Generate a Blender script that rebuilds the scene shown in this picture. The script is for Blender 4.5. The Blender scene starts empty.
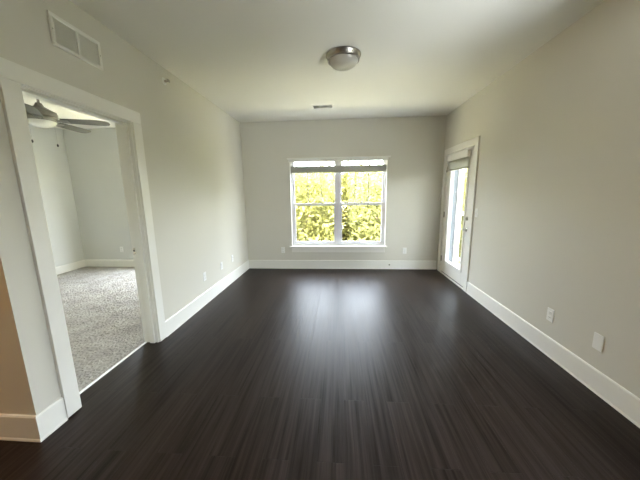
import bpy, bmesh, math, random
from mathutils import Vector, Matrix
import numpy as np
random.seed(7); rng = np.random.default_rng(7)
S = bpy.context.scene
COL = S.collection
PI = math.pi
W, D, H = 3.645, 5.027, 2.74          # room width, distance to the window wall, ceiling height

# ---------------------------------------------------------------- camera
cd = bpy.data.cameras.new('camera'); cam = bpy.data.objects.new('camera', cd); COL.objects.link(cam)
cd.sensor_fit = 'HORIZONTAL'; cd.sensor_width = 36.0; cd.lens = 266.438 / 640 * 36.0
cd.clip_start = 0.02; cd.clip_end = 300
_p, _yw, _r = 0.1715897, -0.0728910, -0.0143963
_f = Vector((math.sin(_yw)*math.cos(_p), math.cos(_yw)*math.cos(_p), -math.sin(_p)))
_rt = Vector((math.cos(_yw), -math.sin(_yw), 0)); _up = _rt.cross(_f)
_x = math.cos(_r)*_rt + math.sin(_r)*_up; _y = -math.sin(_r)*_rt + math.cos(_r)*_up
cam.matrix_world = Matrix(((_x.x, _y.x, -_f.x, 1.79727), (_x.y, _y.y, -_f.y, 0), (_x.z, _y.z, -_f.z, 1.43961), (0, 0, 0, 1)))
S.camera = cam

# ---------------------------------------------------------------- sky, sun, daylight portals, exposure
w = bpy.data.worlds.new('sky'); S.world = w; w.use_nodes = True
nt = w.node_tree; nt.nodes.clear()
o = nt.nodes.new('ShaderNodeOutputWorld'); b = nt.nodes.new('ShaderNodeBackground')
tc = nt.nodes.new('ShaderNodeTexCoord'); sx = nt.nodes.new('ShaderNodeSeparateXYZ'); cr = nt.nodes.new('ShaderNodeValToRGB')
cr.color_ramp.elements[0].position = 0.0; cr.color_ramp.elements[0].color = (.90, .955, .975, 1)
cr.color_ramp.elements[1].position = 0.5; cr.color_ramp.elements[1].color = (.58, .65, .74, 1)
nt.links.new(tc.outputs['Generated'], sx.inputs[0]); nt.links.new(sx.outputs['Z'], cr.inputs[0])
nt.links.new(cr.outputs[0], b.inputs[0]); b.inputs[1].default_value = 9.0
nt.links.new(b.outputs[0], o.inputs[0])
sl = bpy.data.lights.new('sun', 'SUN'); sl.energy = 40.0; sl.angle = math.radians(1.5); sl.color = (1.0, .95, .84)
so = bpy.data.objects.new('sun', sl); COL.objects.link(so)
so.rotation_euler = Vector((0.55, 0.36, -0.75)).to_track_quat('-Z', 'Y').to_euler(); so.location = (0, -10, 20)
def portal(name, loc, rot, sx_, sy_):
    l = bpy.data.lights.new(name, 'AREA'); l.shape = 'RECTANGLE'; l.size = sx_; l.size_y = sy_
    l.cycles.is_portal = True
    ob = bpy.data.objects.new(name, l); COL.objects.link(ob); ob.location = loc; ob.rotation_euler = rot
portal('window_portal', (1.777, D+.17, 1.24), (-PI/2, 0, 0), 1.80, 1.64)
portal('door_portal', (W+.20, 4.387, 1.08), (PI/2, 0, PI/2), .80, 1.90)
portal('added_window_portal', (W+.20, .91, 1.45), (PI/2, 0, PI/2), 1.22, 1.2)  # daylight through the added side window
portal('bedroom_portal', (-1.325, 5.30, 1.285), (-PI/2, 0, 0), 1.7, 1.67)
S.view_settings.view_transform = 'Standard'; S.view_settings.look = 'None'
S.view_settings.gamma = 1.0; S.view_settings.use_curve_mapping = False
S.view_settings.exposure = 2.05
S.cycles.max_bounces = 14; S.cycles.diffuse_bounces = 8; S.cycles.transparent_max_bounces = 24
S.cycles.sample_clamp_indirect = 8.0

# ---------------------------------------------------------------- materials
def new_mat(name):
    m = bpy.data.materials.new(name); m.use_nodes = True
    return m, m.node_tree, m.node_tree.nodes['Principled BSDF']
def node(t, kind, **kw):
    n = t.nodes.new(kind)
    for k, v in kw.items(): setattr(n, k, v)
    return n
def paint(name, col, rough=.5, metal=0., bump=0., scale=200, var=0., spec=.5):
    m, t, bs = new_mat(name)
    bs.inputs['Roughness'].default_value = rough; bs.inputs['Metallic'].default_value = metal
    bs.inputs['Specular IOR Level'].default_value = spec
    c = node(t, 'ShaderNodeTexCoord'); n = node(t, 'ShaderNodeTexNoise'); n.inputs['Scale'].default_value = scale
    n.inputs['Detail'].default_value = 3
    t.links.new(c.outputs['Object'], n.inputs['Vector'])
    mx = node(t, 'ShaderNodeMix', data_type='RGBA')
    mx.inputs[6].default_value = (*[x*(1-var) for x in col], 1); mx.inputs[7].default_value = (*[min(1, x*(1+var)) for x in col], 1)
    t.links.new(n.outputs['Fac'], mx.inputs[0]); t.links.new(mx.outputs[2], bs.inputs['Base Color'])
    if bump:
        bp = node(t, 'ShaderNodeBump'); bp.inputs['Strength'].default_value = bump; bp.inputs['Distance'].default_value = .002
        t.links.new(n.outputs['Fac'], bp.inputs['Height']); t.links.new(bp.outputs[0], bs.inputs['Normal'])
    return m
M = {}
M['wall'] = paint('greige_wall_paint', (.655, .635, .565), .55, bump=.06, scale=260, var=.012)
M['bedwall'] = paint('cool_grey_wall_paint', (.60, .605, .575), .55, bump=.06, scale=260, var=.012)
M['ceiling'] = paint('ceiling_paint', (.82, .805, .75), .85, bump=.08, scale=180, var=.012)
M['trim'] = paint('white_trim_paint', (.82, .81, .76), .32, var=.01, scale=30)
M['muntin'] = paint('backlit_shade_muntin', (.36, .36, .34), .4, var=.02, scale=30)  # grey carries the backlit shade of the bars in their colour
M['vinyl'] = paint('white_vinyl', (.70, .69, .72), .35, var=.01, scale=30)
M['plate'] = paint('white_plastic', (.84, .84, .82), .3, var=.01, scale=40)
M['slot'] = paint('dark_recess', (.02, .02, .02), .6, var=.1, scale=40)
M['nickel'] = paint('brushed_nickel', (.36, .34, .31), .34, metal=1, var=.08, scale=90, bump=.03)
M['fanmetal'] = paint('dark_brushed_nickel', (.27, .26, .235), .38, metal=1, var=.08, scale=90)
M['chrome'] = paint('satin_metal', (.62, .61, .58), .25, metal=1, var=.05, scale=90)
M['bladegrey'] = paint('grey_fan_blade', (.13, .125, .11), .45, var=.10, scale=14)
M['frost'] = paint('frosted_white_glass', (.82, .81, .76), .25, var=.02, scale=12)
M['domeglass'] = paint('alabaster_glass', (.50, .48, .42), .3, var=.05, scale=9)
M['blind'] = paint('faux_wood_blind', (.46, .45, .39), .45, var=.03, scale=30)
M['duct'] = paint('duct_shade', (.05, .05, .05), .7, var=.1, scale=40)
M['grille'] = paint('grey_filter_mesh', (.86, .85, .80), .8, var=.15, scale=300)
M['strip'] = paint('aluminium_strip', (.90, .90, .90), .35, var=.03, scale=50)
M['bark'] = paint('tree_bark', (.16, .12, .09), .9, var=.3, scale=12, bump=.4)
M['siding'] = paint('blue_grey_siding', (.165, .183, .21), .6, var=.04, scale=20)
M['concrete'] = paint('balcony_concrete', (.45, .44, .42), .8, var=.1, scale=15)
M['grass'] = paint('dry_sunlit_ground', (.34, .33, .22), .9, var=.2, scale=2)
M['rubber'] = paint('black_rubber', (.03, .03, .03), .5, var=.1, scale=30)

def floor_mat():
    m, t, bs = new_mat('espresso_wood_planks')
    c = node(t, 'ShaderNodeTexCoord'); mp = node(t, 'ShaderNodeMapping'); t.links.new(c.outputs['Object'], mp.inputs[0])
    mp.inputs['Rotation'].default_value = (0, 0, PI/2)
    br = node(t, 'ShaderNodeTexBrick'); br.inputs['Scale'].default_value = 1.0
    br.inputs['Brick Width'].default_value = 1.22; br.inputs['Row Height'].default_value = .152
    br.inputs['Mortar Size'].default_value = .0012; br.inputs['Mortar Smooth'].default_value = .2; br.offset = .37
    br.inputs['Color1'].default_value = (.5, .5, .5, 1); br.inputs['Color2'].default_value = (.85, .85, .85, 1); br.inputs['Mortar'].default_value = (0, 0, 0, 1)
    t.links.new(mp.outputs[0], br.inputs['Vector'])
    def grain(sx_, sy_, sc, det):
        g = node(t, 'ShaderNodeMapping'); g.inputs['Scale'].default_value = (sx_, sy_, 1); t.links.new(c.outputs['Object'], g.inputs[0])
        off = node(t, 'ShaderNodeVectorMath', operation='ADD'); t.links.new(g.outputs[0], off.inputs[0]); 
        sc_ = node(t, 'ShaderNodeVectorMath', operation='SCALE'); sc_.inputs[3].default_value = 7.0; t.links.new(br.outputs['Color'], sc_.inputs[0]); t.links.new(sc_.outputs[0], off.inputs[1])
        n = node(t, 'ShaderNodeTexNoise'); n.inputs['Scale'].default_value = sc; n.inputs['Detail'].default_value = det; n.inputs['Roughness'].default_value = .62
        t.links.new(off.outputs[0], n.inputs['Vector']); return n
    g1 = grain(40, 1.1, 1.0, 7); g2 = grain(90, 3.0, 1.0, 4)
    rp = node(t, 'ShaderNodeValToRGB'); e = rp.color_ramp.elements
    e[0].position = .32; e[0].color = (.0135, .0080, .0060, 1); e[1].position = .75; e[1].color = (.036, .0230, .0175, 1)
    t.links.new(g1.outputs['Fac'], rp.inputs[0])
    mx = node(t, 'ShaderNodeMix', data_type='RGBA', blend_type='MULTIPLY'); mx.inputs[0].default_value = .45
    t.links.new(rp.outputs[0], mx.inputs[6]); t.links.new(br.outputs['Color'], mx.inputs[7])
    t.links.new(mx.outputs[2], bs.inputs['Base Color'])
    rr = node(t, 'ShaderNodeMapRange'); rr.inputs[1].default_value = .3; rr.inputs[2].default_value = .7; rr.inputs[3].default_value = .31; rr.inputs[4].default_value = .50
    t.links.new(g1.outputs['Fac'], rr.inputs[0]); t.links.new(rr.outputs[0], bs.inputs['Roughness'])
    ad = node(t, 'ShaderNodeMath', operation='ADD'); t.links.new(g1.outputs['Fac'], ad.inputs[0])
    ml = node(t, 'ShaderNodeMath', operation='MULTIPLY'); ml.inputs[1].default_value = .4; t.links.new(g2.outputs['Fac'], ml.inputs[0]); t.links.new(ml.outputs[0], ad.inputs[1])
    bp = node(t, 'ShaderNodeBump'); bp.inputs['Strength'].default_value = .30; bp.inputs['Distance'].default_value = .002
    t.links.new(ad.outputs[0], bp.inputs['Height'])
    b2 = node(t, 'ShaderNodeBump'); b2.inputs['Strength'].default_value = .5; b2.inputs['Distance'].default_value = .001; b2.invert = True
    t.links.new(br.outputs['Fac'], b2.inputs['Height']); t.links.new(bp.outputs[0], b2.inputs['Normal'])
    t.links.new(b2.outputs[0], bs.inputs['Normal'])
    sr = node(t, 'ShaderNodeMapRange'); sr.inputs[1].default_value = .32; sr.inputs[2].default_value = .68; sr.inputs[3].default_value = .11; sr.inputs[4].default_value = .235
    t.links.new(g1.outputs['Fac'], sr.inputs[0]); t.links.new(sr.outputs[0], bs.inputs['Specular IOR Level'])
    return m
M['floor'] = floor_mat()

def carpet_mat():
    m, t, bs = new_mat('beige_grey_carpet')
    c = node(t, 'ShaderNodeTexCoord')
    n = node(t, 'ShaderNodeTexNoise'); n.inputs['Scale'].default_value = 110; n.inputs['Detail'].default_value = 7; n.inputs['Roughness'].default_value = .8
    t.links.new(c.outputs['Object'], n.inputs['Vector'])
    rp = node(t, 'ShaderNodeValToRGB'); e = rp.color_ramp.elements
    e[0].position = .30; e[0].color = (.33, .31, .28, 1); e[1].position = .70; e[1].color = (.47, .445, .41, 1)
    t.links.new(n.outputs['Fac'], rp.inputs[0])
    n2 = node(t, 'ShaderNodeTexNoise'); n2.inputs['Scale'].default_value = 5; n2.inputs['Detail'].default_value = 3; t.links.new(c.outputs['Object'], n2.inputs['Vector'])
    r2 = node(t, 'ShaderNodeMapRange'); r2.inputs[1].default_value = .3; r2.inputs[2].default_value = .7; r2.inputs[3].default_value = .78; r2.inputs[4].default_value = 1.08; t.links.new(n2.outputs['Fac'], r2.inputs[0])
    vm = node(t, 'ShaderNodeVectorMath', operation='SCALE'); t.links.new(rp.outputs[0], vm.inputs[0]); t.links.new(r2.outputs[0], vm.inputs[3]); t.links.new(vm.outputs[0], bs.inputs['Base Color'])
    bs.inputs['Roughness'].default_value = 1; bs.inputs['Specular IOR Level'].default_value = .1
    return m
M['carpet'] = carpet_mat()

def glass_mat():
    m, t, bs = new_mat('clear_window_glass'); t.nodes.remove(bs)
    out = t.nodes['Material Output']
    tr = node(t, 'ShaderNodeBsdfTransparent'); tr.inputs[0].default_value = (.96, .965, .965, 1)
    gl = node(t, 'ShaderNodeBsdfGlossy'); gl.inputs['Roughness'].default_value = .02
    lw = node(t, 'ShaderNodeLayerWeight'); lw.inputs[0].default_value = .5
    pw = node(t, 'ShaderNodeMath', operation='POWER'); pw.inputs[1].default_value = 5.0; t.links.new(lw.outputs['Facing'], pw.inputs[0])
    fr = node(t, 'ShaderNodeMath', operation='MULTIPLY_ADD'); fr.inputs[1].default_value = .7; fr.inputs[2].default_value = .03; t.links.new(pw.outputs[0], fr.inputs[0])
    mx = node(t, 'ShaderNodeMixShader'); t.links.new(fr.outputs[0], mx.inputs[0]); t.links.new(tr.outputs[0], mx.inputs[1]); t.links.new(gl.outputs[0], mx.inputs[2])
    t.links.new(mx.outputs[0], out.inputs[0]); return m
M['glass'] = glass_mat()

def leaf_mat(name, c1, c2):
    m, t, bs = new_mat(name); t.nodes.remove(bs); out = t.nodes['Material Output']
    g = node(t, 'ShaderNodeNewGeometry'); rp = node(t, 'ShaderNodeValToRGB')
    rp.color_ramp.elements[0].color = (*c1, 1); rp.color_ramp.elements[1].color = (*c2, 1)
    t.links.new(g.outputs['Random Per Island'], rp.inputs[0])
    df = node(t, 'ShaderNodeBsdfDiffuse'); tl = node(t, 'ShaderNodeBsdfTranslucent')
    t.links.new(rp.outputs[0], df.inputs[0]); t.links.new(rp.outputs[0], tl.inputs[0])
    mx = node(t, 'ShaderNodeMixShader'); mx.inputs[0].default_value = .5
    t.links.new(df.outputs[0], mx.inputs[1]); t.links.new(tl.outputs[0], mx.inputs[2]); t.links.new(mx.outputs[0], out.inputs[0]); return m
M['leaf'] = leaf_mat('yellow_green_leaves', (.13, .126, .036), (.160, .155, .056))
M['leafb'] = leaf_mat('green_leaves', (.115, .116, .038), (.15, .148, .056))

# ---------------------------------------------------------------- mesh helpers
def box(bm, x0, x1, y0, y1, z0, z1):
    v = [bm.verts.new(p) for p in ((x0,y0,z0),(x1,y0,z0),(x1,y1,z0),(x0,y1,z0),(x0,y0,z1),(x1,y0,z1),(x1,y1,z1),(x0,y1,z1))]
    for f in ((3,2,1,0),(4,5,6,7),(0,1,5,4),(1,2,6,5),(2,3,7,6),(3,0,4,7)): bm.faces.new([v[i] for i in f])
def tube(bm, a, b_, r, n=12, r2=None):
    a = Vector(a); b_ = Vector(b_); r2 = r if r2 is None else r2
    d = (b_-a).normalized(); u = d.orthogonal().normalized(); v = d.cross(u)
    A = [bm.verts.new(a+r*(math.cos(2*PI*i/n)*u+math.sin(2*PI*i/n)*v)) for i in range(n)]
    B = [bm.verts.new(b_+r2*(math.cos(2*PI*i/n)*u+math.sin(2*PI*i/n)*v)) for i in range(n)]
    for i in range(n): bm.faces.new((A[i], A[(i+1) % n], B[(i+1) % n], B[i]))
    bm.faces.new(A[::-1]); bm.faces.new(B)
def lathe(bm, prof, n=48, axis=None):
    """prof: (radius, height) pairs about the local z axis (or matrix axis)."""
    rings = []
    for r, z in prof:
        if r < 1e-6:
            rings.append([bm.verts.new((0, 0, z))])
        else:
            rings.append([bm.verts.new((r*math.cos(2*PI*i/n), r*math.sin(2*PI*i/n), z)) for i in range(n)])
    for a, b_ in zip(rings, rings[1:]):
        for i in range(n):
            j = (i+1) % n
            if len(a) == 1 and len(b_) == 1: continue
            if len(a) == 1: bm.faces.new((a[0], b_[i], b_[j]))
            elif len(b_) == 1: bm.faces.new((a[i], a[j], b_[0]))
            else: bm.faces.new((a[i], a[j], b_[j], b_[i]))
    if axis is not None: bmesh.ops.transform(bm, matrix=axis, verts=[v for rg in rings for v in rg])
def sweep(bm, prof, path):
    """prof: (outward, z) closed outline; path: floor polyline, room on its left; mitred."""
    P = [Vector(p) for p in path]; rings = []
    for i, p in enumerate(P):
        ds = []
        if i: ds.append((P[i]-P[i-1]).normalized())
        if i < len(P)-1: ds.append((P[i+1]-P[i]).normalized())
        ns = [Vector((-d.y, d.x)) for d in ds]
        n = ns[0] if len(ns) == 1 else (ns[0]+ns[1]) / (1+ns[0].dot(ns[1]))
        rings.append([bm.verts.new((p.x+n.x*a, p.y+n.y*a, z)) for a, z in prof])
    k = len(prof)
    for A, B in zip(rings, rings[1:]):
        for i in range(k): bm.faces.new((A[i], A[(i+1) % k], B[(i+1) % k], B[i]))
    bm.faces.new(rings[0][::-1]); bm.faces.new(rings[-1])
def obj(name, bm, mat, parent=None, bevel=0., smooth=False, loc=None):
    bmesh.ops.recalc_face_normals(bm, faces=bm.faces)
    me = bpy.data.meshes.new(name); bm.to_mesh(me); bm.free(); me.materials.append(mat)
    if smooth:
        for p in me.polygons: p.use_smooth = True
    ob = bpy.data.objects.new(name, me); COL.objects.link(ob)
    if parent: ob.parent = parent
    if loc: ob.location = loc
    if bevel:
        md = ob.modifiers.new('bevel', 'BEVEL'); md.width = bevel; md.segments = 2; md.limit_method = 'ANGLE'
    if smooth:
        try: me.set_sharp_from_angle(angle=math.radians(40))
        except Exception: pass
    return ob
def boxes(name, mat, lst, parent=None, bevel=0.):
    bm = bmesh.new()
    for bb in lst: box(bm, *bb)
    return obj(name, bm, mat, parent, bevel)
def thing(name, label, cat, loc=(0, 0, 0), rotz=0., group=None, kind=None):
    e = bpy.data.objects.new(name, None); COL.objects.link(e); e.location = loc; e.rotation_euler = (0, 0, rotz); e.empty_display_size = .1
    tag(e, label, cat, group, kind); return e
def tag(e, label=None, cat=None, group=None, kind=None):
    if label: e['label'] = label
    if cat: e['category'] = cat
    if group: e['group'] = group
    if kind: e['kind'] = kind
    return e
def struct(o, label=None, cat=None): return tag(o, label, cat, None, 'structure')
def dup(root, loc, rotz, label=None, group=None):
    r = root.copy(); COL.objects.link(r); r.location = loc; r.rotation_euler = (0, 0, rotz)
    if label: r['label'] = label
    if group: r['group'] = group
    for ch in list(root.children):
        c = ch.copy(); COL.objects.link(c); c.parent = r
        for g in ch.children:
            d = g.copy(); COL.objects.link(d); d.parent = c
    return r

# ---------------------------------------------------------------- structure: shell
BX0, BY0, BY1 = -3.55, 1.375, 5.095        # bedroom left wall, near wall, window wall
KX0, KY0 = -3.55, -2.2                      # kitchen side behind the camera
NY = 1.258                                 # where the left wall ends
struct(boxes('floor', M['floor'], [(KX0-.15, W+.15, KY0-.15, NY, -.12, 0), (-.125, W+.01, NY, D+.01, -.12, 0)]), 'dark espresso wood plank floor of the empty room', 'floor')
struct(boxes('floor.001', M['concrete'], [(BX0-.15, -.127, BY0-.11, BY1+.2, -.14, -.03)]), 'subfloor under the bedroom carpet', 'floor')
struct(boxes('ceiling', M['ceiling'], [(-.06, W+.25, KY0-.15, D+.25, H, H+.25), (KX0-.15, -.06, KY0-.15, NY+.06, H, H+.25)]), 'flat off-white ceiling over the empty room', 'ceiling')
struct(boxes('ceiling.001', M['ceiling'], [(BX0-.15, -.0605, NY+.0605, BY1+.25, H, H+.25)]), 'white bedroom ceiling seen through the doorway', 'ceiling')
DY0, DY1, DZ = 1.480, 2.343, 2.0955           # rough opening of the bedroom doorway
struct(boxes('wall_left', M['wall'], [(-.13, 0, NY, DY0, 0, H), (-.13, 0, DY1, D, 0, H), (-.13, 0, DY0, DY1, DZ, H)]), 'greige left wall with the bedroom doorway', 'wall')
WX0, WX1, WZ0, WZ1 = .885, 2.668, .42, 2.085
struct(boxes('wall_back', M['wall'], [(-.13, WX0, D, D+.2, -.12, H), (WX1, W+.16, D, D+.2, -.12, H), (WX0, WX1, D, D+.2, -.12, WZ0), (WX0, WX1, D, D+.2, WZ1, H)]), 'greige back wall around the double window', 'wall')
SY0, SY1, SZ0, SZ1 = .30, 1.52, .85, 2.05   # added side window, unseen past the right edge of the frame
RY0, RY1, RZ = 3.892, 4.882, 2.085
struct(boxes('wall_right', M['wall'], [(W, W+.16, KY0-.15, SY0, -.12, H), (W, W+.16, SY1, RY0, -.12, H), (W, W+.16, SY0, SY1, -.12, SZ0), (W, W+.16, SY0, SY1, SZ1, H), (W, W+.16, RY1, D, -.12, H), (W, W+.16, RY0, RY1, RZ, H), (W+.012, W+.16, RY0, RY1, -.12, 0)]), 'greige right wall with the glazed balcony door', 'wall')
struct(boxes('wall_kitchen', M['wall'], [(KX0-.15, -.13, NY, BY0, 0, H)]), 'short wall turning left at the near corner, in warm shade', 'wall')
struct(boxes('wall_rear', M['wall'], [(KX0-.15, W, KY0-.15, KY0, 0, H)]), 'greige wall behind the camera', 'wall')
struct(boxes('wall_side', M['wall'], [(KX0-.15, KX0, KY0, NY, 0, H)]), 'greige side wall of the kitchen area', 'wall')
struct(boxes('wall_bedroom_left', M['bedwall'], [(BX0-.15, BX0, BY0, BY1, -.03, H)]), 'grey bedroom side wall seen through the doorway', 'wall')
bwx0, bwx1, bwz0, bwz1 = -2.2, -.50, .45, 2.12
struct(boxes('wall_bedroom_back', M['bedwall'], [(BX0-.15, bwx0, BY1, BY1+.2, -.12, H), (bwx1, -.131, BY1, BY1+.2, -.12, H), (bwx0, bwx1, BY1, BY1+.2, -.12, bwz0), (bwx0, bwx1, BY1, BY1+.2, bwz1, H)]), 'grey bedroom far wall seen through the doorway', 'wall')

# baseboards with a small shoe moulding
BH = .168
prof = [(0, 0), (.0185, 0), (.0185, .008), (.0155, .016), (.0145, .016), (.0145, BH-.008), (.010, BH), (0, BH)]
def base(name, path, label):
    bm = bmesh.new(); sweep(bm, prof, path); return struct(obj(name, bm, M['trim']), label, 'baseboard')
base('baseboard_back', [(W-.0225, D), (.0225, D)], 'white baseboard along the window wall')
base('baseboard_left', [(0, D), (0, 2.4255)], 'white baseboard along the left wall beyond the doorway')
base('baseboard_corner', [(0, 1.4015), (0, NY), (KX0, NY)], 'white baseboard wrapping the near left wall corner')
base('baseboard_right', [(W, KY0), (W, 3.808)], 'white baseboard along the right wall up to the balcony door')
bprof = [(a, z-.03+(.008 if z > .1 else 0)) for a, z in prof]
bm = bmesh.new(); sweep(bm, bprof, [(-.14, BY1), (BX0, BY1), (BX0, BY0)]); struct(obj('baseboard_bedroom', bm, M['trim']), 'white baseboard around the bedroom corner', 'baseboard')

# bedroom doorway: casing, jamb, stop
tr = struct(thing('trim_1', 'wide flat white casing around the open bedroom doorway', 'door frame', (0, 1.94, 0)))
y0, y1 = 1.498-1.94, 2.326-1.94
boxes('casing', M['trim'], [(0, .022, y0-.096, y0, .012, 2.072), (0, .022, y1, y1+.098, .008, 2.072), (0, .022, y0-.096, y1+.098, 2.072, 2.174)], tr, .003)
boxes('casing', M['trim'], [(-.149, -.1305, y0-.098, y0, -.02, 2.072), (-.149, -.1305, y1, y1+.098, -.02, 2.072), (-.149, -.1305, y0-.098, y1+.098, 2.072, 2.174)], tr, .003)
boxes('jamb', M['trim'], [(-.146, .0, y0-.0175, y0+.004, .002, 2.095), (-.146, .0, y1-.004, y1+.0165, .002, 2.095), (-.146, .0, y0+.004, y1-.004, 2.068, 2.095)], tr, .0015)
boxes('door_stop', M['trim'], [(-.078, -.030, y0+.004, y0+.020, .002, 2.068), (-.078, -.030, y1-.020, y1-.004, .002, 2.068), (-.078, -.030, y0+.020, y1-.020, 2.052, 2.068)], tr, .002)
sp = boxes('strike_plate', M['chrome'], [(-.138, -.112, y1-.006, y1-.0038, .905, .965)], tr, .001)
boxes('latch_hole', M['slot'], [(-.132, -.119, y1-.0068, y1-.0058, .928, .948)], sp)
struct(tag(boxes('trim_2', M['strip'], [(-.141, -.119, 1.504, 2.320, .0003, .009)], None, .003)), 'thin bright metal strip between bedroom carpet and wood floor', 'threshold')

# carpet: fine uneven pile
nx, ny = 300, 330
xs = np.linspace(BX0+.003, -.142, nx); ys = np.linspace(BY0+.003, BY1-.003, ny)
X, Y = np.meshgrid(xs, ys)
V = np.stack([X+rng.uniform(-.004, .004, X.shape), Y+rng.uniform(-.004, .004, X.shape), -.006+rng.uniform(0, .009, X.shape)], -1).reshape(-1, 3)
idx = np.arange(nx*ny).reshape(ny, nx)
F = np.stack([idx[:-1, :-1], idx[:-1, 1:], idx[1:, 1:], idx[1:, :-1]], -1).reshape(-1, 4)
me = bpy.data.meshes.new('carpet'); me.from_pydata(V.tolist(), [], F.tolist()); me.materials.append(M['carpet'])
co = bpy.data.objects.new('carpet', me); COL.objects.link(co)
tag(co, 'speckled grey-beige carpet pile on the bedroom floor', 'carpet', None, 'stuff')

# ---------------------------------------------------------------- window_1 (double unit, opening to the living room)
def sash(parent, name, x0, x1, z0, z1, yy, st, top, bot, mun=0):
    s = boxes(name, M['vinyl'], [(x0, x0+st, yy, yy+.035, z0, z1), (x1-st, x1, yy, yy+.035, z0, z1), (x0+st, x1-st, yy, yy+.035, z0, z0+bot), (x0+st, x1-st, yy, yy+.035, z1-top, z1)], parent, .003)
    boxes('glass_pane', M['glass'], [(x0+st, x1-st, yy+.016, yy+.020, z0+bot, z1-top)], s)
    for k in range(mun):
        xm = x0+st + (x1-x0-2*st)*(k+1)/(mun+1)
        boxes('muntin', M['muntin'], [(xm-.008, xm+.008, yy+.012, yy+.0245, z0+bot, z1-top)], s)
    return s
wc = (WX0+WX1)/2
win = struct(thing('window_1', 'white double single-hung window with muntins in the upper sashes', 'window', (wc, D, WZ0)))
hw = (WX1-WX0)/2
def L(x): return x-wc
def Z(z): return z-WZ0
fr = boxes('window_frame', M['vinyl'], [(-hw, -hw+.028, .085, .17, Z(.452), Z(2.085)), (hw-.028, hw, .085, .17, Z(.452), Z(2.085)), (-hw+.028, hw-.028, .085, .17, Z(2.046), Z(2.085)), (-hw+.028, hw-.028, .085, .17, Z(.452), Z(.478))], win, .002)
boxes('mullion', M['vinyl'], [(-.03, .03, .080, .17, Z(.478), Z(2.046))], win, .003)
for s0, s1 in ((-hw+.028, -.03), (.03, hw-.028)):
    sash(win, 'upper_sash', s0, s1, Z(1.215), Z(2.046), .13, .035, .012, .035, 2)
    ls = sash(win, 'lower_sash', s0, s1, Z(.478), Z(1.262), .09, .045, .045, .045)
    xm = (s0+s1)/2
    boxes('sash_lock', M['vinyl'], [(xm-.03, xm+.03, .093, .122, Z(1.262), Z(1.274)), (xm-.006, xm+.02, .086, .104, Z(1.272), Z(1.282))], ls, .002)
boxes('window_stool', M['trim'], [(L(.842), L(2.700), -.042, 0, Z(.423), Z(.448)), (-hw+.0005, hw-.0005, 0, .09, Z(.4205), Z(.448))], win, .004)
boxes('apron', M['trim'], [(L(.879), L(2.660), -.016, 0, Z(.327), Z(.423))], win, .003)
boxes('head_casing', M['trim'], [(L(.869), L(2.678), -.018, 0, Z(2.018), Z(2.066)), (L(.845), L(2.715), -.034, 0, Z(2.066), Z(2.090))], win, .003)
boxes('side_return', M['trim'], [(-hw, -hw+.006, 0, .085, Z(.448), Z(2.085)), (hw-.006, hw, 0, .085, Z(.448), Z(2.085))], win)

w2 = struct(thing('added_window', 'added unseen white window in the right wall beside the camera', 'window', (W, (SY0+SY1)/2, SZ0), PI/2))  # out of view, added to brighten the near left wall
h2 = (SY1-SY0)/2; t2 = SZ1-SZ0
boxes('window_frame', M['vinyl'], [(-h2, -h2+.05, -.15, -.08, 0, t2), (h2-.05, h2, -.15, -.08, 0, t2), (-h2+.05, h2-.05, -.15, -.08, 0, .05), (-h2+.05, h2-.05, -.15, -.08, t2-.05, t2), (-h2+.05, h2-.05, -.14, -.09, t2/2-.02, t2/2+.02)], w2, .003)
boxes('glass_pane', M['glass'], [(-h2+.05, h2-.05, -.118, -.114, .05, t2/2-.02)], w2)
boxes('glass_pane', M['glass'], [(-h2+.05, h2-.05, -.118, -.114, t2/2+.02, t2-.05)], w2)
boxes('window_stool', M['trim'], [(-h2-.04, h2+.04, 0, .042, -.026, -.001)], w2, .004)

# ---------------------------------------------------------------- door_1, the balcony door (local: x to the right along wall, y out into the room)
dc = 4.387
dr = struct(thing('door_1', 'white full-glass balcony door with satin lever in the right wall', 'door', (W, dc, 0), PI/2))
# local x = +Y world, local y = -X world
ex = .578
boxes('casing', M['trim'], [(-ex, -ex+.100, 0, .019, 0, 2.062), (ex-.100, ex, 0, .019, 0, 2.062), (-ex, ex, 0, .019, 2.062, 2.158)], dr, .003)
boxes('jamb', M['trim'], [(-.493, -.463, -.052, 0, 0, 2.085), (.463, .493, -.052, 0, 0, 2.085), (-.463, .463, -.052, 0, 2.058, 2.085)], dr, .001)
tag(boxes('exterior_jamb', M['siding'], [(-.493, -.461, -.158, -.0525, 0, 2.085), (.461, .493, -.158, -.0525, 0, 2.085), (-.461, .461, -.158, -.0525, 2.056, 2.085)], dr, .001), 'blue-grey outer door frame')
slab = boxes('door_slab', M['trim'], [(-.459, -.328, -.050, -.006, .030, 2.054), (.328, .459, -.050, -.006, .030, 2.054), (-.328, .328, -.050, -.006, .030, .225), (-.328, .328, -.050, -.006, 1.925, 2.054)], dr, .002)
boxes('glass_frame', M['trim'], [(-.332, -.288, -.056, .006, .222, 1.93), (.288, .332, -.056, .006, .222, 1.93), (-.288, .288, -.056, .006, .222, .262), (-.288, .288, -.056, .006, 1.89, 1.93)], slab, .005)
boxes('glass_pane', M['glass'], [(-.288, .288, -.032, -.028, .262, 1.89)], slab)
def rosette(bm, x, z, r, yb):
    lathe(bm, [(0, 0), (r, 0), (r, .006), (r*.8, .011), (0, .011)], 24, Matrix.Translation((x, yb, z)) @ Matrix.Rotation(-PI/2, 4, 'X'))
bm = bmesh.new(); kx, kz = -.385, .895
rosette(bm, kx, kz, .032, -.006)
tube(bm, (kx, .004, kz), (kx, .050, kz), .011, 16); tube(bm, (kx-.012, .045, kz), (kx+.050, .047, kz+.001), .0105, 14, .009); tube(bm, (kx+.049, .047, kz+.001), (kx+.108, .044, kz-.002), .009, 14, .007)
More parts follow.
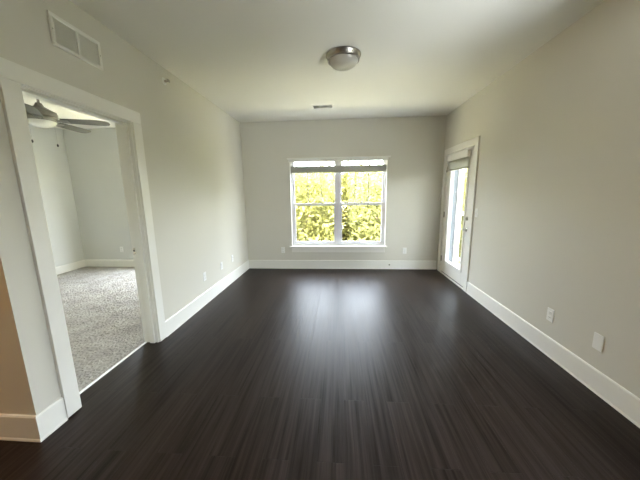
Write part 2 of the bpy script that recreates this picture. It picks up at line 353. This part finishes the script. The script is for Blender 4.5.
tag(obj('door_lever', bm, M['chrome'], slab, smooth=True), 'satin metal lever handle')
bm = bmesh.new(); rosette(bm, kx, 1.055, .030, -.006); box(bm, kx-.005, kx+.005, .004, .024, 1.055-.016, 1.055+.016)
tag(obj('deadbolt', bm, M['chrome'], slab), 'satin metal deadbolt turn')
for hz in (.262, 1.05, 1.82):
    bm = bmesh.new(); tube(bm, (.461, .004, hz-.05), (.461, .004, hz+.05), .0075, 10); box(bm, .449, .473, -.004, .0005, hz-.048, hz+.048)
    tag(obj('hinge', bm, M['nickel'], dr), 'satin metal hinge')
boxes('weather_strip', M['rubber'], [(-.459, .459, -.048, -.010, .018, .031)], slab)
boxes('door_sill', M['trim'], [(-.463, .463, -.150, .016, .0005, .017)], dr, .003)

# ---------------------------------------------------------------- balcony outside the door
bl = struct(thing('balcony', 'balcony outside the glass door with grey siding and white post', 'balcony', (W+.16, 4.4, 0)))
boxes('balcony_deck', M['concrete'], [(0, 1.9, -2.4, 1.2, -.15, -.04)], bl)
boxes('balcony_soffit', M['trim'], [(0, 1.9, -2.4, 1.2, 2.55, 2.70)], bl)
boxes('end_wall', M['siding'], [(0, 1.9, -2.55, -2.4, -.15, 2.70)], bl)
sd = bmesh.new()
for k in range(14): box(sd, .0, 4.01-W-.16, .84+.004*(k % 2), 1.15, -.04+k*.185, -.04+(k+1)*.185-.004)
obj('siding', sd, M['siding'], bl)
for pb in ((4.01-W-.16, 4.105-W-.16, .82, 1.15, -.04, 2.55), (1.76, 1.9, -2.4, -2.26, -.04, 2.55), (1.76, 1.9, 1.0, 1.14, -.04, 2.55)):
    boxes('post', M['trim'], [pb], bl, .004)
rl = [(4.106-W-.16, 1.76, 1.02, 1.09, .99, 1.05), (4.106-W-.16, 1.76, 1.03, 1.08, .06, .11), (1.79, 1.86, -2.26, 1.0, .99, 1.05), (1.80, 1.85, -2.26, 1.0, .06, .11)]
for k in range(11): rl.append((.53+k*.11, .548+k*.11, 1.045, 1.063, .11, .99))
for k in range(28): rl.append((1.815, 1.833, -2.2+k*.115, -2.182+k*.115, .11, .99))
boxes('railing', M['trim'], rl, bl)

# ---------------------------------------------------------------- trees and ground beyond
gnd = boxes('ground', M['grass'], [(-40, 50, 5.6, 60, -3.5, -3.3)]); struct(gnd, 'grassy ground below the windows', 'ground')
def leaf_mesh(name, n, mat, seed, size):
    g = np.random.default_rng(seed)
    # clumped crown: leaves gather round random lobes inside a rounded block, denser near its skin
    nl = 190; u = g.uniform(-1, 1, (nl, 3)); u /= (np.abs(u)**4).sum(1)[:, None]**.25; lob = u*g.uniform(.55, .92, (nl, 1))*np.array([2.15, 2.15, 2.75])
    c = lob[g.integers(0, nl, n)] + g.normal(size=(n, 3))*.30
    h = n//2; q = g.uniform(-1, 1, (h, 3)); c[:h] = q*np.array([2.05, 2.05, 2.75*.93])
    c = c[((np.abs(c/np.array([2.2, 2.2, 2.9]))**5).sum(1) < 1.15)]
    c = c[(np.abs(c[:, 0]) < 2.1) & (np.abs(c[:, 1]) < 2.1)]; n = len(c)
    a = g.normal(size=(n, 3)); a /= np.linalg.norm(a, axis=1)[:, None]
    bb = np.cross(a, g.normal(size=(n, 3))); bb /= np.linalg.norm(bb, axis=1)[:, None]; nn = np.cross(a, bb)
    s = g.uniform(.7, 1.3, (n, 1))*size
    p0 = c-a*s; p1 = c+bb*s*.45+nn*s*.1; p2 = c+a*s; p3 = c-bb*s*.45+nn*s*.1
    V = np.stack([p0, p1, p2, p3], 1).reshape(-1, 3); i = np.arange(n)*4
    F = np.concatenate([np.stack([i, i+1, i+2], 1), np.stack([i, i+2, i+3], 1)])
    me = bpy.data.meshes.new(name); me.from_pydata(V.tolist(), [], F.tolist()); me.materials.append(mat); return me
LM = [leaf_mesh('foliage', 11500, M['leaf'], 1, .12), leaf_mesh('foliage', 11500, M['leafb'], 2, .115), leaf_mesh('foliage', 11000, M['leaf'], 3, .125)]
TM = []
for k in range(3):
    bm = bmesh.new(); r_ = random.Random(k)
    tube(bm, (0, 0, 0), (.05, .02, 2.2), .11, 8, .07)
    for j in range(9):
        z = 1.2+j*.28; an = r_.uniform(0, 6.28); ln = r_.uniform(.9, 1.6)
        tube(bm, (.02, .01, min(z, 2.2)), (ln*math.cos(an), ln*math.sin(an), z+ln*.9), .035, 6, .008)
    me = bpy.data.meshes.new('trunk'); bm.to_mesh(me); bm.free(); me.materials.append(M['bark']); TM.append(me)
def tree(kind, x, y, top, label):
    t = thing('tree', label, 'tree', (x, y, -3.3), PI/2*((kind+int(abs(x))) % 4), 'trees beyond the window and balcony')
    f = bpy.data.objects.new('foliage', LM[kind]); COL.objects.link(f); f.parent = t; f.location = (0, 0, top+3.3-2.55)
    k = bpy.data.objects.new('trunk', TM[kind]); COL.objects.link(k); k.parent = t
tree(0, -.25, 11.2, 2.35, 'yellow-green leafy tree filling the left sashes of the window')
tree(1, 4.25, 11.2, 2.20, 'green leafy tree filling the right sashes of the window')
tree(2, 8.75, 11.4, 2.75, 'yellow leafy tree at the right edge of the balcony door glass')
for x, y, kd, tp in ((2.0, 15.8, 2, 2.9), (-4.75, 11.2, 2, 2.5), (-9.25, 11.4, 1, 2.7), (13.3, 11.4, 1, 2.8), (6.5, 15.8, 0, 2.6), (-2.5, 15.8, 1, 2.9), (11.0, 15.9, 0, 2.9), (-.25, 20.3, 1, 3.2), (4.25, 20.3, 2, 3.2), (8.8, 20.3, 1, 3.2), (10.6, 6.6, 0, 2.4), (10.6, 2.0, 1, 2.4), (10.6, -2.6, 2, 2.4)):
    tree(kd, x, y, tp, 'yellow-green tree in the row outside, behind or beside those framed by the glass')

# ---------------------------------------------------------------- blinds
bd = thing('window_blind', 'white slatted blind raised to a stack at the top of the double window', 'window blind', (wc, D+.04, 1.82))
bh = hw-.010
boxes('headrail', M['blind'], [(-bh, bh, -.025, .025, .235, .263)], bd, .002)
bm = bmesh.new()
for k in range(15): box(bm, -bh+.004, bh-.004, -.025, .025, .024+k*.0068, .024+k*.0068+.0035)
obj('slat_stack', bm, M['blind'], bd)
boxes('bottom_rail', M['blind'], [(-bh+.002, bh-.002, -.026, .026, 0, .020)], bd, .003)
for x in (-bh+.15, -bh*.34, bh*.34, bh-.15):
    for yy in (-.02, .02):
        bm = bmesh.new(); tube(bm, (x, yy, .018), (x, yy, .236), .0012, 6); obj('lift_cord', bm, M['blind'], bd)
dbd = thing('door_blind', 'white slatted blind raised to the top of the balcony door glass', 'window blind', (W, dc-.01, 1.775), PI/2)
q = .355
boxes('valance', M['trim'], [(-q, q, .040, .050, .155, .235), (-q, -q+.008, .008, .040, .155, .235), (q-.008, q, .008, .040, .155, .235)], dbd, .002)
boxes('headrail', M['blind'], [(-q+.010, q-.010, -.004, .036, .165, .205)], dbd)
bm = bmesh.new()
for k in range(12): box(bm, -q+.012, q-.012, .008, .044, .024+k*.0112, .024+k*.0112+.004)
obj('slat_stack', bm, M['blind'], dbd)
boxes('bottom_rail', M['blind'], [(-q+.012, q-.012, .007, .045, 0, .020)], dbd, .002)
for x in (-q+.08, q-.08):
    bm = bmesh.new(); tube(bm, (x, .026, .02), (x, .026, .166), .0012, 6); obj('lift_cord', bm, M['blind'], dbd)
bm = bmesh.new(); tube(bm, (q-.02, .044, .17), (.60, .046, -.47), .0055, 8); tube(bm, (q-.02, .044, .17), (q-.02, .030, .18), .003, 8)
tag(obj('tilt_wand', bm, M['plate'], dbd), 'thin white wand hanging askew')

# ---------------------------------------------------------------- ceiling light, vents, sprinkler
cl = thing('ceiling_light', 'round flush ceiling light with brushed nickel pan and frosted glass dome', 'ceiling light', (1.841, 2.812, H))
bm = bmesh.new(); lathe(bm, [(0, -.0005), (.158, -.0005), (.166, -.004), (.167, -.010), (.162, -.014), (.157, -.030), (.150, -.044), (.152, -.048), (.151, -.055), (.145, -.057), (.140, -.050), (0, -.040)], 64)
obj('pan', bm, M['nickel'], cl, smooth=True)
bm = bmesh.new(); lathe(bm, [(.1405, -.052), (.136, -.066), (.122, -.084), (.098, -.101), (.068, -.113), (.034, -.120), (0, -.122)], 64)
obj('glass_dome', bm, M['domeglass'], cl, smooth=True)

rv = thing('ceiling_vent', 'small white ceiling air register with dark slots near the window wall', 'air vent', (1.555, 4.30, H))
boxes('frame', M['trim'], [(-.172, .172, -.085, -.062, -.008, -.0003), (-.172, .172, .062, .085, -.008, -.0003), (-.172, -.140, -.062, .062, -.008, -.0003), (.140, .172, -.062, .062, -.008, -.0003), (-.055, -.045, -.062, .062, -.008, -.0003), (.072, .082, -.062, .062, -.008, -.0003)], rv, .002)
boxes('duct_opening', M['duct'], [(-.141, .141, -.063, .063, -.0018, -.0006)], rv)
bm = bmesh.new()
for k in range(9):
    yy = -.052+k*.013
    v = [bm.verts.new(p) for p in ((-.140, yy-.004, -.0075), (.140, yy-.004, -.0075), (.140, yy+.0015, -.002), (-.140, yy+.0015, -.002))]
    bm.faces.new(v); r = bmesh.ops.extrude_face_region(bm, geom=bm.faces[-1:] if False else [bm.faces[:][-1]])
    bmesh.ops.translate(bm, vec=(0, .001, .0008), verts=[e for e in r['geom'] if isinstance(e, bmesh.types.BMVert)])
obj('louvers', bm, M['trim'], rv)

gr = thing('return_air_grille', 'white two-panel return air grille high on the left wall above the doorway', 'air vent', (0, 1.918, 2.484), -PI/2)
gw, gh = .182, .097
boxes('frame', M['trim'], [(-gw, gw, 0, .012, -gh, -gh+.022), (-gw, gw, 0, .012, gh-.022, gh), (-gw, -gw+.024, 0, .012, -gh+.022, gh-.022), (gw-.024, gw, 0, .012, -gh+.022, gh-.022), (-.009, .009, 0, .012, -gh+.022, gh-.022)], gr, .003)
boxes('backing', M['grille'], [(-gw+.02, gw-.02, .0003, .002, -gh+.018, gh-.018)], gr)
for x0, x1 in ((-gw+.024, -.009), (.009, gw-.024)):
    bm = bmesh.new()
    for k in range(17):
        z = -gh+.028+k*.0085
        v = [bm.verts.new(p) for p in ((x0, .010, z-.003), (x1, .010, z-.003), (x1, .0035, z+.003), (x0, .0035, z+.003))]; bm.faces.new(v)
        v = [bm.verts.new(p) for p in ((x0, .0112, z-.0025), (x1, .0112, z-.0025), (x1, .0047, z+.0035), (x0, .0047, z+.0035))]; bm.faces.new(v)
    obj('louvers', bm, M['grille'], gr)
for sx_ in (-1, 1):
    bm = bmesh.new(); lathe(bm, [(0, 0), (.004, 0), (.003, .002), (0, .0024)], 12, Matrix.Translation((sx_*(gw-.012), .012, 0)) @ Matrix.Rotation(-PI/2, 4, 'X')); obj('screw', bm, M['chrome'], gr)

sk = thing('fire_sprinkler', 'small sidewall fire sprinkler high on the left wall near the ceiling', 'sprinkler', (0, 2.862, 2.603), -PI/2)
RX = Matrix.Rotation(-PI/2, 4, 'X')
bm = bmesh.new(); lathe(bm, [(0, 0), (.036, 0), (.034, .006), (.022, .010), (0, .010)], 28, RX); obj('escutcheon', bm, M['plate'], sk, smooth=True)
bm = bmesh.new(); lathe(bm, [(0, .009), (.012, .009), (.012, .026), (.006, .03), (.006, .046), (0, .046)], 16, RX); box(bm, -.013, -.009, .024, .050, -.003, .003); box(bm, .009, .013, .024, .050, -.003, .003); box(bm, -.013, .013, .046, .051, -.004, .004)
obj('sprinkler_head', bm, M['nickel'], sk)
bm = bmesh.new(); box(bm, -.017, .017, .051, .054, -.010, .014); box(bm, -.017, .017, .036, .054, .014, .016); obj('deflector', bm, M['nickel'], sk)

# ---------------------------------------------------------------- wall plates
def outlet(loc, rotz, label, group):
    t = thing('outlet', label, 'outlet', loc, rotz, group)
    boxes('cover_plate', M['plate'], [(-.036, .036, 0, .006, -.058, .058)], t, .003)
    for s in (-1, 1):
        r = boxes('receptacle', M['plate'], [(-.016, .016, .0055, .0085, s*.0205-.0135, s*.0205+.0135)], t, .003)
        boxes('slot', M['slot'], [(-.0075, -.0055, .0084, .0088, s*.0205-.003, s*.0205+.006), (.0055, .0075, .0084, .0088, s*.0205-.003, s*.0205+.006), (-.002, .002, .0084, .0088, s*.0205-.009, s*.0205-.005)], r)
    bm = bmesh.new(); lathe(bm, [(0, .006), (.003, .006), (.002, .0075), (0, .0077)], 10, RX); obj('screw', bm, M['chrome'], t)
    return t
G = 'white wall outlets above the baseboards'
o0 = outlet((0, 3.31, .372), -PI/2, 'white duplex outlet low on left wall, nearest the bedroom doorway', G)
dup(o0, (0, 3.835, .376), -PI/2, 'white duplex outlet low on left wall, middle one of three')
dup(o0, (0, 4.255, .388), -PI/2, 'white duplex outlet low on left wall, nearest the window wall')
dup(o0, (.705, D, .368), PI, 'white duplex outlet on the window wall left of the window')
dup(o0, (3.030, D, .358), PI, 'white duplex outlet on the window wall between window and balcony door')
dup(o0, (W, 2.325, .365), PI/2, 'white duplex outlet low on right wall, farther of the two plates')
dup(o0, (-2.69, BY1, .365), PI, 'white duplex outlet on the bedroom far wall, seen through the doorway')
t = thing('blank_plate', 'plain white blank wall plate low on right wall, nearest the camera', 'wall plate', (W, 1.885, .368), PI/2)
boxes('cover_plate', M['plate'], [(-.037, .037, 0, .007, -.060, .060)], t, .003)
for s in (-1, 1):
    bm = bmesh.new(); lathe(bm, [(0, .007), (.003, .007), (.002, .0083), (0, .0085)], 10, Matrix.Translation((0, 0, s*.042)) @ RX); obj('screw', bm, M['plate'], t)
t = thing('light_switch', 'white rocker light switch on right wall beside the balcony door', 'light switch', (W, 3.735, 1.155), PI/2)
boxes('cover_plate', M['plate'], [(-.036, .036, 0, .006, -.058, .058)], t, .003)
boxes('rocker', M['plate'], [(-.0165, .0165, .0055, .010, -.033, .033)], t, .002)
t = thing('cable_grommet', 'small dark cable hole in the baseboard under the window right corner', 'cable outlet', (2.752, D-.0145, .087), PI)
bm = bmesh.new(); lathe(bm, [(.007, 0), (.016, 0), (.015, .004), (.007, .005), (.007, 0)], 20, RX); obj('ring', bm, M['nickel'], t)
bm = bmesh.new(); lathe(bm, [(0, .0006), (.0075, .0006), (.0075, .0035), (0, .0035)], 16, RX); obj('hole', bm, M['slot'], t)

# ---------------------------------------------------------------- bedroom ceiling fan
fn = thing('ceiling_fan', 'grey five-blade ceiling fan with white glass light in the bedroom', 'ceiling fan', (-1.85, 3.23, H))
bm = bmesh.new(); lathe(bm, [(0, -.0005), (.072, -.0005), (.070, -.02), (.045, -.055), (.02, -.062), (0, -.062)], 32); obj('canopy', bm, M['fanmetal'], fn, smooth=True)
bm = bmesh.new(); tube(bm, (0, 0, -.06), (0, 0, -.22), .0125, 14); obj('downrod', bm, M['fanmetal'], fn)
bm = bmesh.new(); lathe(bm, [(0, -.165), (.03, -.165), (.045, -.20), (.10, -.235), (.150, -.262), (.158, -.285), (.158, -.318), (.148, -.325), (.148, -.332), (.158, -.338), (.152, -.362), (.14, -.375), (0, -.375)], 48); obj('motor_housing', bm, M['fanmetal'], fn, smooth=True)
bm = bmesh.new(); lathe(bm, [(.138, -.372), (.135, -.388), (.118, -.412), (.085, -.432), (.045, -.443), (0, -.446)], 48); tag(obj('glass_bowl', bm, M['frost'], fn, smooth=True), 'white frosted glass light bowl')
for k in range(5):
    a = math.radians(23+72*k)
    bm = bmesh.new(); n = 14; ring = []
    out = [(.20, -.050), (.30, -.058), (.50, -.066), (.63, -.066), (.680, -.050), (.70, -.02), (.70, .02), (.680, .050), (.63, .066), (.50, .066), (.30, .058), (.20, .050)]
    tp = [bm.verts.new((x, y_, .0035)) for x, y_ in out]; bt = [bm.verts.new((x, y_, -.0035)) for x, y_ in out]
    bm.faces.new(tp); bm.faces.new(bt[::-1])
    for i in range(len(out)): j = (i+1) % len(out); bm.faces.new((tp[j], tp[i], bt[i], bt[j]))
    bmesh.ops.transform(bm, matrix=Matrix.Rotation(math.radians(-14), 4, 'X'), verts=bm.verts)
    bl_ = obj('blade', bm, M['bladegrey'], fn, loc=(0, 0, -.355)); bl_.rotation_euler = (0, 0, a)
    bm = bmesh.new(); box(bm, .13, .20, -.022, .022, -.010, -.004); box(bm, .19, .27, -.034, .034, -.010, -.004)
    bmesh.ops.transform(bm, matrix=Matrix.Rotation(math.radians(-14), 4, 'X'), verts=bm.verts)
    obj('blade_arm', bm, M['nickel'], bl_)
for dy in (-.147, .147):
    bm = bmesh.new(); tube(bm, (0, dy, -.35), (0, dy, -.615), .0009, 5)
    pc = obj('pull_chain', bm, M['nickel'], fn)
    bm = bmesh.new(); lathe(bm, [(0, -.612), (.006, -.616), (.010, -.628), (.010, -.640), (.005, -.650), (0, -.651)], 14, Matrix.Translation((0, dy, 0)))
    tag(obj('fob', bm, M['rubber'], pc, smooth=True), 'small dark pull fob')

# ---------------------------------------------------------------- kitchen light behind the camera, round the corner
kl = thing('ceiling_light', 'round warm ceiling light over the kitchen area behind the camera', 'ceiling light', (-1.6, -.35, H))
bm = bmesh.new(); lathe(bm, [(0, -.0005), (.15, -.0005), (.155, -.03), (.13, -.05), (0, -.05)], 32); obj('pan', bm, M['nickel'], kl, smooth=True)
bm = bmesh.new(); lathe(bm, [(.125, -.05), (.12, -.07), (.07, -.10), (0, -.112)], 32)
m, t_, bs = new_mat('lit_warm_glass'); bs.inputs['Emission Color'].default_value = (1, .62, .30, 1); bs.inputs['Emission Strength'].default_value = 2.0; bs.inputs['Base Color'].default_value = (.8, .75, .65, 1)
obj('glass_dome', bm, m, kl, smooth=True)
pl = bpy.data.lights.new('kitchen_lamp', 'POINT'); pl.energy = 11; pl.color = (1, .53, .17); pl.shadow_soft_size = .1
po = bpy.data.objects.new('kitchen_lamp', pl); COL.objects.link(po); po.parent = kl; po.location = (0, 0, -.25)
